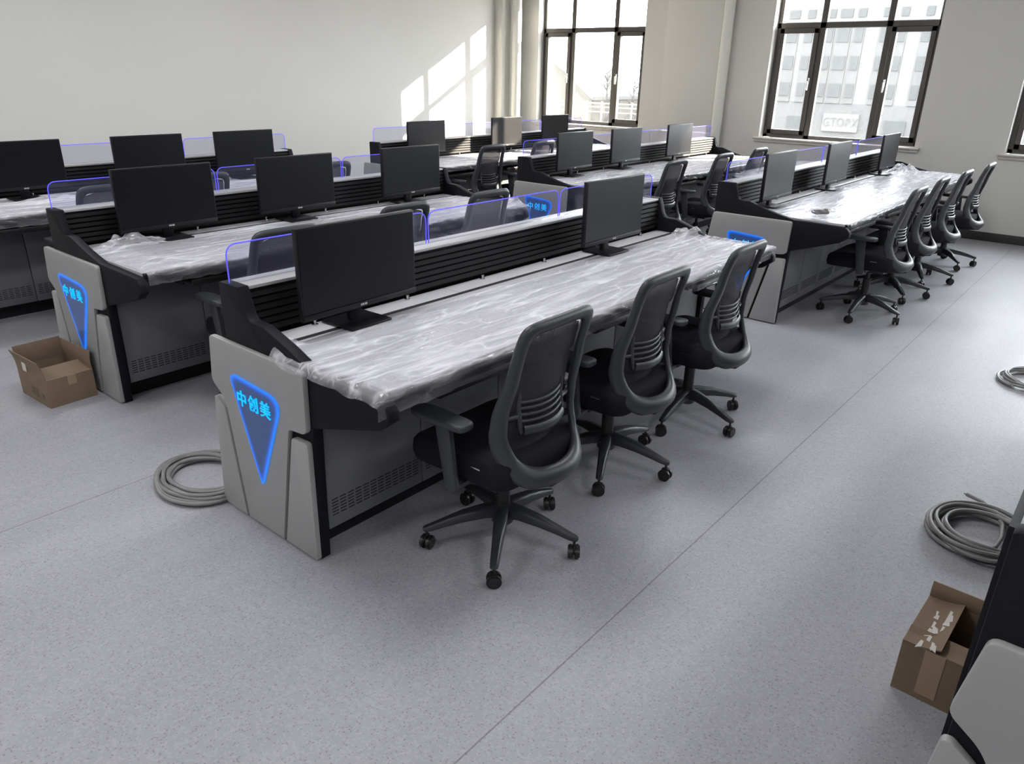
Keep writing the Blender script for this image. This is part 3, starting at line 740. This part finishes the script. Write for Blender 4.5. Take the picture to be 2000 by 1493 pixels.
def seat_mesh():
    bm = bmesh.new()
    P = round_poly([(-0.235, -0.20), (0.235, -0.20), (0.245, 0.26), (-0.245, 0.26)], [0.08, 0.08, 0.09, 0.09], 6)
    def ring(sc_, z, dz=0.0, sh=0.0):
        out = []
        for x, y in P:
            yy = y*sc_; zf = z - (0.028*((y-0.12)/0.14)**2 if y > 0.12 else 0)*(1 if z > 0.43 else 0.35)
            zf += 0.008*(abs(x)/0.24)**2 if z > 0.46 else 0
            out.append(bm.verts.new((x*sc_, yy+0.03*(1-sc_), zf)))
        return out
    R_ = [ring(0.90, 0.385), ring(0.975, 0.392), ring(1.0, 0.415), ring(1.0, 0.445), ring(0.985, 0.468), ring(0.94, 0.482), ring(0.80, 0.487), ring(0.4, 0.484)]
    n = len(P)
    for a, b in zip(R_, R_[1:]):
        for i in range(n): bm.faces.new((a[i], a[(i+1) % n], b[(i+1) % n], b[i]))
    bm.faces.new(R_[0]); bm.faces.new(R_[-1])
    bmesh.ops.recalc_face_normals(bm, faces=bm.faces)
    me = bpy.data.meshes.new('seat'); bm.to_mesh(me); bm.free()
    for p in me.polygons: p.use_smooth = True
    return me
def make_chair_meshes():
    K = {}
    K['back_frame'] = (back_frame_mesh(), M['dark_grey']); K['backrest'] = (backrest_mesh(), M['mesh'])
    K['seat'] = (seat_mesh(), M['fabric'])
    # slatted lumbar support hung behind the mesh
    l = MB()
    def bar(z, hw, r, fl=1.0, dy=0.0):
        l.tube([(x, lerp_table(YC, z)+0.002+0.055*(x/0.16)**2+dy, z+0.012*(x/0.16)**2) for x in [hw*(k/5-1) for k in range(11)]], r, 8, flat=fl)
    for z in (0.667, 0.645, 0.623, 0.601): bar(z, 0.112, 0.0055, 1.1)
    bar(0.570, 0.105, 0.0085, 2.1, -0.004)
    for sg in (-1, 1):
        l.tube([(sg*0.112, lerp_table(YC, z)+0.029, z+0.006) for z in (0.70, 0.675, 0.65, 0.62, 0.59, 0.56)], [0.006, 0.009, 0.0095, 0.0095, 0.009, 0.006], 8)
        l.tube([(sg*0.114, lerp_table(YC, 0.62)+0.03, 0.625), (sg*0.155, -0.150, 0.628), (sg*0.186, -0.130, 0.63)], [0.009, 0.008, 0.007], 8)
    K['lumbar_support'] = (l.mesh('lumbar_support', 60), M['dark_grey'])
    # under-seat mechanism and back bracket
    m = MB(); m.box(-0.075, 0.075, -0.12, 0.10, 0.335, 0.385, 0.012, 3); m.box(-0.21, 0.21, -0.035, 0.02, 0.362, 0.388, 0.006)
    m.prism(round_poly([(-0.10, 0.345), (-0.262, 0.372), (-0.262, 0.40), (-0.235, 0.41), (-0.10, 0.383)], 0.01, 3), -0.055, 0.055, 'x', 0.006)
    m.tube([(0.07, 0.03, 0.36), (0.17, 0.04, 0.352), (0.24, 0.045, 0.35)], 0.006, 8)
    K['mechanism'] = (m.mesh('mechanism', 40), M['plastic'])
    c = MB(); c.cyl((0, 0, 0.205), 0.027, 0.15, n=20, bev=0.003); c.cyl((0, 0, 0.31), 0.014, 0.10, n=16)
    K['gas_column'] = (c.mesh('gas_column', 40), M['plastic'])
    # armrest: post and pad
    for sg, nm in ((-1, 'armrest'), (1, 'armrest_r')):
        a = MB()
        a.tube([(sg*0.20, -0.008, 0.372), (sg*0.255, -0.008, 0.372), (sg*0.288, -0.008, 0.385), (sg*0.297, -0.006, 0.42), (sg*0.292, 0.010, 0.50), (sg*0.287, 0.026, 0.598)],
               [0.022, 0.024, 0.026, 0.027, 0.026, 0.024], 12, flat=0.5, up=(1, 0.0001, 0)) if False else None
        for z0, z1, y0, y1, w0 in ((0.36, 0.60, -0.012, 0.024, 0),):
            a.prism(round_poly([(-0.036, 0.378), (-0.030, 0.362), (0.014, 0.362), (0.020, 0.40), (0.060, 0.612), (-0.008, 0.612)], 0.006, 3), sg*0.266 if sg > 0 else -0.288, 0.288 if sg > 0 else -0.266, 'x', 0.005, 2)
        a.prism(round_poly([(-0.030, 0.362), (0.014, 0.362), (0.014, 0.382), (-0.030, 0.382)], 0.006, 2), *( (0.19, 0.29) if sg > 0 else (-0.29, -0.19)), 'x', 0.004)
        K[nm] = (a.mesh('armrest', 40), M['dark_grey'])
        p = MB(); cx = sg*0.272
        P = round_poly([(cx-0.036, -0.085), (cx+0.036, -0.085), (cx+0.042, 0.10), (cx+0.03, 0.165), (cx-0.03, 0.165), (cx-0.042, 0.10)], [0.03, 0.03, 0.03, 0.03, 0.03, 0.03], 4)
        p.prism(P, 0.602, 0.627, 'z', 0.008, 3)
        K[nm+'_pad'] = (p.mesh('armrest_pad', 50), M['dark_grey'])
    # star base
    s = MB(); s.cyl((0, 0, 0.125), 0.042, 0.085, n=24, r2=0.034, bev=0.006)
    for k in range(5):
        a = 2*math.pi*k/5; ca, sa = math.cos(a), math.sin(a)
        st = len(s.bm.verts)
        vs = []
        prof = [(0.02, 0.026, 0.108, 0.162), (0.07, 0.025, 0.112, 0.158), (0.15, 0.021, 0.102, 0.142), (0.22, 0.0175, 0.088, 0.118), (0.270, 0.016, 0.076, 0.100), (0.291, 0.014, 0.074, 0.094), (0.299, 0.008, 0.078, 0.09)]
        for r, w, zl, zh in prof:
            row = []
            for (yy, zz) in ((-w, zl+0.004), (-w*0.55, zl), (w*0.55, zl), (w, zl+0.004), (w*0.98, zh-0.008), (w*0.6, zh), (-w*0.6, zh), (-w*0.98, zh-0.008)):
                row.append(s.bm.verts.new((r*ca-yy*sa, r*sa+yy*ca, zz)))
            vs.append(row)
        for A, B in zip(vs, vs[1:]):
            for j in range(8): s.bm.faces.new((A[j], A[(j+1) % 8], B[(j+1) % 8], B[j]))
        s.bm.faces.new(vs[0]); s.bm.faces.new(vs[-1])
    K['star_base'] = (s.mesh('star_base', 45), M['base_grey'])
    w = MB()
    for sg in (-1, 1): w.cyl((0, sg*0.0125, 0.027), 0.027, 0.018, 'y', 20, bev=0.004)
    w.cyl((0, 0, 0.027), 0.010, 0.012, 'y', 10)
    w.cyl((0.0, 0, 0.064), 0.0055, 0.030, 'z', 8); w.box(-0.014, 0.016, -0.0042, 0.0042, 0.022, 0.056, 0.002)
    K['caster'] = (w.mesh('caster', 40), M['wheel'])
    tg = MB(); tg.box(-0.238, -0.232, -0.10, -0.055, 0.452, 0.457)
    K['tag'] = (tg.mesh('side_tag', False), M['chrome'])
    for me, mt in K.values(): me.materials.append(mt)
    return K
CH = make_chair_meshes()
def chair(x, y, rz, base_a, dz, label, rc):
    """local +y is the front; dz lifts the upper part on the gas column"""
    t = thing('office_chair', label, 'chair', (x, y, 0), rz, 'black mesh office chairs')
    def up(k, name=None, par=t):
        o = link(name or k, CH[k][0], par); o.location = (0, 0, dz) if par is t else (0, 0, 0); return o
    up('seat'); up('back_frame'); up('backrest'); up('lumbar_support'); up('mechanism'); up('tag', 'fabric_tag')
    for k in ('armrest', 'armrest_r'):
        a = up(k, 'armrest'); up(k+'_pad', 'armrest_pad', a)
    o = link('gas_column', CH['gas_column'][0], t); o.location = (0, 0, 0); o.scale = (1, 1, 1.0+max(0, dz)*0.6)
    b = link('star_base', CH['star_base'][0], t); b.rotation_euler = (0, 0, base_a)
    for k in range(5):
        a = 2*math.pi*k/5+base_a
        c = link('caster', CH['caster'][0], t); c.location = (0.285*math.cos(a), 0.285*math.sin(a), 0); c.rotation_euler = (0, 0, rc.uniform(0, 6.28))
    return t
D2 = math.radians
CHAIRS = [
    (1.821, 1.546, 0, 71, -0.022, 'nearest office chair, at the left of the central desk'),
    (2.585, 1.589, 0, 64, -0.03, 'second office chair at the nearest central desk, between two others'),
    (3.293, 1.562, 0, 40, -0.025, 'third office chair at the nearest central desk, before its far end'),
    (5.828, 1.448, 0, 36, 0.0, 'first office chair of the row of four at the right-hand desk'),
    (6.57, 1.458, 0, 0, 0.0, 'second office chair of the row of four at the right-hand desk'),
    (7.28, 1.43, 0, -12, 0.0, 'third office chair of the row of four at the right-hand desk'),
    (8.12, 1.40, 0, 5, 0.0, 'last office chair of the row of four, nearest the window wall'),
    (2.02, 3.31, 0, 20, -0.02, 'office chair behind the acrylic screen left of the largest monitor'),
    (2.89, 3.43, 0, 50, -0.02, 'office chair at the middle-left desk, half hidden by the largest monitor'),
    (3.62, 3.44, 0, 10, -0.02, 'office chair at the right end of the middle-left desk, seen through acrylic'),
    (2.02, 5.22, 0, 12, -0.02, 'left office chair at the rear-left desk, seen through acrylic'),
    (2.74, 5.34, 0, 30, -0.02, 'middle office chair at the rear-left desk, right edge beside a monitor'),
    (3.83, 5.33, 0, 30, -0.02, 'right office chair at the rear-left desk near its far end'),
    (5.84, 5.38, 0, 0, 0.0, 'left office chair at the rear-right desk, seen full back'),
    (6.68, 5.38, 0, 20, 0.0, 'second office chair at the rear-right desk, seen through acrylic'),
    (6.06, 3.44, 0, 15, 0.0, 'left office chair at the middle far desk'),
    (6.95, 3.42, 0, 25, 0.0, 'middle office chair at the middle far desk'),
    (7.80, 3.43, 0, 5, 0.0, 'right office chair at the middle far desk, catching sunlight')]
rc = random.Random(3)
for x, y, rz, ba, dz, lab in CHAIRS: chair(x, y, D2(rz), D2(ba), dz, lab, rc)

# ---------------------------------------------------------------- cable coils
def coil(cx, cy, rx, ry, turns, label, seed, tails, rad=0.0085, extra=None):
    r_ = random.Random(seed); pts = []
    n = 40; total = int(turns*n); ph = r_.uniform(0, 6.28)
    off = [(r_.uniform(-1, 1), r_.uniform(-1, 1), r_.uniform(-1, 1)) for _ in range(int(turns)+3)]
    for i in range(total):
        k = i/n; j = int(k); f = k-j
        ox = off[j][0]*(1-f)+off[j+1][0]*f; oy = off[j][1]*(1-f)+off[j+1][1]*f; os_ = off[j][2]*(1-f)+off[j+1][2]*f
        a = ph+2*math.pi*k
        s = 0.93-0.20*os_-0.04*math.sin(a*2+j)
        z = rad+0.001+(j % 3)*rad*1.55+abs(os_)*0.006+0.004*math.sin(a*3+j)**2
        pts.append((cx+rx*s*math.cos(a)+ox*0.018, cy+ry*s*math.sin(a)+oy*0.018, z))
    pts = tails[0]+pts+tails[1]
    def smooth(P, it=2):
        for _ in range(it): P = [P[0]]+[tuple((P[i-1][q]+2*P[i][q]+P[i+1][q])/4 for q in range(3)) for i in range(1, len(P)-1)]+[P[-1]]
        return P
    pts = smooth(pts, 4)
    t = thing('cable_coil', label, 'cable')
    t.location = (cx, cy, 0)
    loc = [(p[0]-cx, p[1]-cy, max(p[2], rad)) for p in pts]
    MB().tube(loc, rad, 8).obj('cable', M['cable'], t, smooth=True)
    for a, b in ((0, 1), (-1, -2)):
        A, B = Vector(loc[a]), Vector(loc[b]); d = (A-B).normalized()
        MB().tube([A, A+d*0.012], rad*0.55, 8).obj('cut_end', M['copper'], t)
    return t
coil(1.30, 2.775, 0.165, 0.205, 10, 'coil of grey cable on the floor behind the nearest lit desk end', 11, ([(1.50, 2.66, 0.01), (1.46, 2.80, 0.01), (1.40, 2.93, 0.012), (1.32, 3.0, 0.012), (1.30, 2.99, 0.012)][0:0], []))
coil(3.07, 0.168, 0.195, 0.175, 10, 'coil of grey cable on the floor behind the small cardboard box', 5, ([], [(3.24, 0.06, 0.05), (3.29, 0.13, 0.045), (3.33, 0.20, 0.03), (3.358, 0.268, 0.02)]))
coil(5.12, 0.25, 0.19, 0.17, 7, 'farther coil of grey cable cut by the right edge of the photo', 9, ([], []), 0.0075)

# ---------------------------------------------------------------- cardboard boxes
def carton(name, label, loc, rz, w, d, h, flaps, th=0.004):
    """open carton; w along x, d along y; flaps: (side, length, angle from vertical outward, degrees)"""
    t = thing(name, label, 'cardboard box', loc, rz)
    b = MB(); b.box(-w/2, w/2, -d/2, d/2, 0, th)
    b.box(-w/2, w/2, -d/2, -d/2+th, th, h); b.box(-w/2, w/2, d/2-th, d/2, th, h)
    b.box(-w/2, -w/2+th, -d/2+th, d/2-th, th, h); b.box(w/2-th, w/2, -d/2+th, d/2-th, th, h)
    b.obj('carton_body', M['card'], t, smooth=False)
    for side, ln, ang, kw in flaps:
        wd = (w if side in 'fb' else d)*kw
        f = MB()
        nseg = 6
        for i in range(nseg):      # slightly bowed flap
            pass
        bow = 0.006
        P = [(0, 0)] + [(bow*math.sin(math.pi*k/6), ln*k/6) for k in range(1, 7)]
        Q = [(p[0]+th, p[1]) for p in P][::-1]
        f.prism(P+Q, -wd/2, wd/2, 'x')       # (y,z) outline extruded in x
        o = f.obj('flap', M['card'], t, smooth=30)
        a = math.radians(ang)
        if side == 'f': o.location = (0, -d/2, h); o.rotation_euler = (a, 0, 0)
        if side == 'b': o.location = (0, d/2, h); o.rotation_euler = (a, 0, math.pi)
        if side == 'l': o.location = (-w/2, 0, h); o.rotation_euler = Matrix.Rotation(-math.pi/2, 3, 'Z').to_euler(); o.rotation_euler = (Matrix.Rotation(-math.pi/2, 3, 'Z') @ Matrix.Rotation(a, 3, 'X')).to_euler()
        if side == 'r': o.location = (w/2, 0, h); o.rotation_euler = (Matrix.Rotation(math.pi/2, 3, 'Z') @ Matrix.Rotation(a, 3, 'X')).to_euler()
    return t

# left box: corners on the floor (1.136,4.346) (1.156,4.014) (1.381,4.04)
bx = carton('cardboard_box', 'open brown cardboard box with a white label leaning by the middle-left desk end', (1.262, 4.195, 0), D2(3), 0.235, 0.33, 0.15,
            [('l', 0.105, 12, 1.0), ('b', 0.11, 4, 1.0), ('r', 0.10, 3, 1.0), ('f', 0.14, -80, 1.0)])
lb = MB(); lb.box(-0.1225, -0.1205, 0.03, 0.075, 0.155, 0.225)
o = lb.obj('shipping_label', M['paper'], bx); o.rotation_euler = (0, 0, 0)
pr = MB()
for i in range(5): pr.box(-0.1182, -0.1176, -0.05+0.0, 0.02+0.012*(i % 2), 0.075-i*0.010, 0.080-i*0.010)
pr.box(-0.1182, -0.1176, -0.115, -0.09, 0.04, 0.065)
pr.obj('printed_text', M['ink'], bx, smooth=False)
tp = MB(); tp.box(-0.012, 0.03, -0.1665, -0.1652, 0.10, 0.15); tp.obj('tape_strip', M['tape'], bx, smooth=False)

bx2 = carton('cardboard_box', 'open brown cardboard box with torn tape beside the bottom right desk', (2.147, 0.124, 0), D2(-2), 0.27, 0.165, 0.172,
             [('r', 0.05, 6, 1.0), ('f', 0.05, 1, 1.0), ('l', 0.075, -84, 1.0), ('b', 0.098, -80, 1.0)])
tp = MB(); tp.box(-0.1365, -0.1352, -0.030, 0.022, 0.02, 0.172); tp.obj('tape_strip', M['tape'], bx2, smooth=False)
for ch in bx2.children:
    if ch.name.startswith('flap') and abs(ch.location.y-0.0825) < 1e-4:
        tt = MB(); rr = random.Random(2)
        for q in range(16):
            a = rr.uniform(-0.12, 0.05) if q % 2 else rr.uniform(-0.06, 0.12); z0 = rr.uniform(0.03, 0.075)
            tt.prism([(a, z0), (a+rr.uniform(0.02, 0.05), z0+rr.uniform(-0.006, 0.006)), (a+rr.uniform(0.015, 0.04), z0+rr.uniform(0.006, 0.016)), (a+0.004, z0+0.008)], *(lambda yy: (yy-0.0012, yy+0.001))(0.006*math.sin(math.pi*(z0+0.006)/0.098)), 'y')
        tt.obj('torn_tape', M['tape_torn'], ch, smooth=False)

# ---------------------------------------------------------------- outdoors
def outdoors():
    o = MB().box(40.0, 44.0, -34.5, -27.2, -6, 24.0).obj('wall_added_sun_blocker', pmat('sun_blocker_plaster', (0.55, 0.53, 0.5), 0.9), smooth=False); struct(o)  # unseen block, added to keep direct sun off the front floor
    M['o_white'] = pmat('render_white', (0.085, 0.084, 0.080), 0.9, var=0.04, vscale=0.2)
    M['o_grey'] = pmat('facade_grey', (0.062, 0.062, 0.061), 0.9, var=0.1, vscale=0.3)
    M['o_glass'] = pmat('facade_glass', (0.050, 0.052, 0.052), 0.6, spec=0.1)
    M['o_ground'] = pmat('pale_ground', (0.065, 0.062, 0.058), 0.9, var=0.1, vscale=0.1)
    M['o_tree'] = pmat('winter_branches', (0.036, 0.031, 0.026), 0.9, var=0.3, vscale=1)
    M['o_cream'] = pmat('cream_gable', (0.06, 0.055, 0.045), 0.9)
    g = MB().box(12, 150, -60, 110, -6.2, -6.0).obj('ground_outside', M['o_ground'], smooth=False); struct(g)
    fx = 85
    t = thing('office_building', 'pale office block with grey window strips seen through the right window', 'building', (fx, 27, -6.0))
    def P(name, mat, boxes):
        m = MB()
        for b in boxes: m.box(b[0], b[1], b[2]-27, b[3]-27, b[4]+6, b[5]+6)
        return m.obj(name, M[mat], t, smooth=False)
    P('wall', 'o_white', [(0, 12, 10, 44, -0.75, 13), (0.3, 12, 10, 44, -6, -0.75)])
    P('roof', 'o_grey', [(-0.2, 12.2, 9.8, 44.2, 13, 13.4)])
    P('ground_floor_front', 'o_grey', [(0.0, 0.3, 10, 44, -6, -0.75)])
    y = 42.5; k = 0
    strips = [(32.6, 33.9), (31.0, 32.0), (28.95, 29.8), (27.3, 28.7), (26.0, 27.0), (23.8, 24.6), (22.1, 23.0), (19.9, 20.8), (18.0, 19.0), (35.0, 36.0), (37.0, 38.0)]
    for a, b in strips: 
        P('facade_strip', 'o_grey', [(-0.12, 0.0, a, b, -0.75, 7.0)])
        for z in (0.0, 2.6, 5.2):
            P('window', 'o_glass', [(-0.2, -0.12, a+0.12, b-0.12, z-0.15, z+1.15)])
        P('window', 'o_glass', [(-0.1, 0.0, a+0.1, b-0.1, 7.3, 8.1)])
    # shop sign on the ground floor: pale letters
    sg = P('shop_sign', 'o_white', [(-0.25, 0.0, 25.0, 28.6, -3.5, -1.75)])
    lt = P('shop_window', 'o_glass', [(-0.1, 0.0, 20.5, 22.5, -3.9, -2.2), (-0.1, 0.0, 30, 32.5, -3.9, -2.2)])
    for i, ch in enumerate('GTOPX'):
        me = glyph_mesh(ch, 1.2)
        o = link('sign_letter', me, sg, M['o_grey'])
        o.matrix_local = Matrix(((0, 0, -1, -0.3), (-1, 0, 0, 28.2-i*0.72-27), (0, 1, 0, -2.6+6), (0, 0, 0, 1))) @ Matrix.Diagonal((0.8, 1, 6, 1))
    # gabled building and winter trees seen through the left window
    t2 = thing('gabled_building', 'cream gabled house seen through the left window', 'building', (60, 43.3, -6))
    MB().prism([(-2.2, 0), (2.2, 0), (2.2, 5.2), (2.2, 8.6), (-2.2, 5.5)], 0, 8, 'x').obj('wall', M['o_cream'], t2, smooth=False)
    MB().prism([(2.3, 8.7), (-2.4, 5.4), (-2.4, 5.7), (2.3, 9.1)], -0.2, 8.2, 'x').obj('roof', M['o_grey'], t2, smooth=False)
    rt_ = random.Random(4)
    for i in range(5):
        yy = 40.0-i*2.1; xx = 61+rt_.uniform(-1, 2)
        h = rt_.uniform(7.8, 9.0)
        tr = thing('bare_tree', 'bare winter tree in the row outside the left window', 'tree', (xx, yy, -6), 0, 'bare trees outside the left window')
        MB().tube([(0, 0, 0), (0.05, 0, h*0.5), (0, 0.05, h)], [0.12, 0.08, 0.02], 6).obj('trunk', M['o_tree'], tr)
        c = MB()
        for k in range(70):
            z = rt_.uniform(1.2, h*0.98); a = rt_.uniform(0, 6.28); l = (1-z/h)*0.9+0.25
            p = (0, 0, z); q = (l*0.6*math.cos(a), l*0.6*math.sin(a), z+l*0.5); e = (l*0.8*math.cos(a+0.3), l*0.8*math.sin(a+0.3), z+l*1.1)
            c.tube([p, q, e], [0.035, 0.025, 0.01], 4, cap=False)
            for _ in range(2):
                a2 = a+rt_.uniform(-1, 1); c.tube([q, (q[0]+0.3*math.cos(a2), q[1]+0.3*math.sin(a2), q[2]+rt_.uniform(0.2, 0.6))], [0.02, 0.008], 4, cap=False)
        c.obj('crown', M['o_tree'], tr)
    f = thing('fence', 'pale rail fence by the road outside the left window', 'fence', (57, 38, -6))
    fm = MB()
    for z in (4.6, 5.0, 5.3): fm.box(-0.04, 0.04, -6, 6, z-0.05, z+0.05)
    for i in range(9): fm.box(-0.06, 0.06, -6+i*1.5-0.06, -6+i*1.5+0.06, 0, 5.45)
    fm.obj('rails', M['o_white'], f, smooth=False)
outdoors()
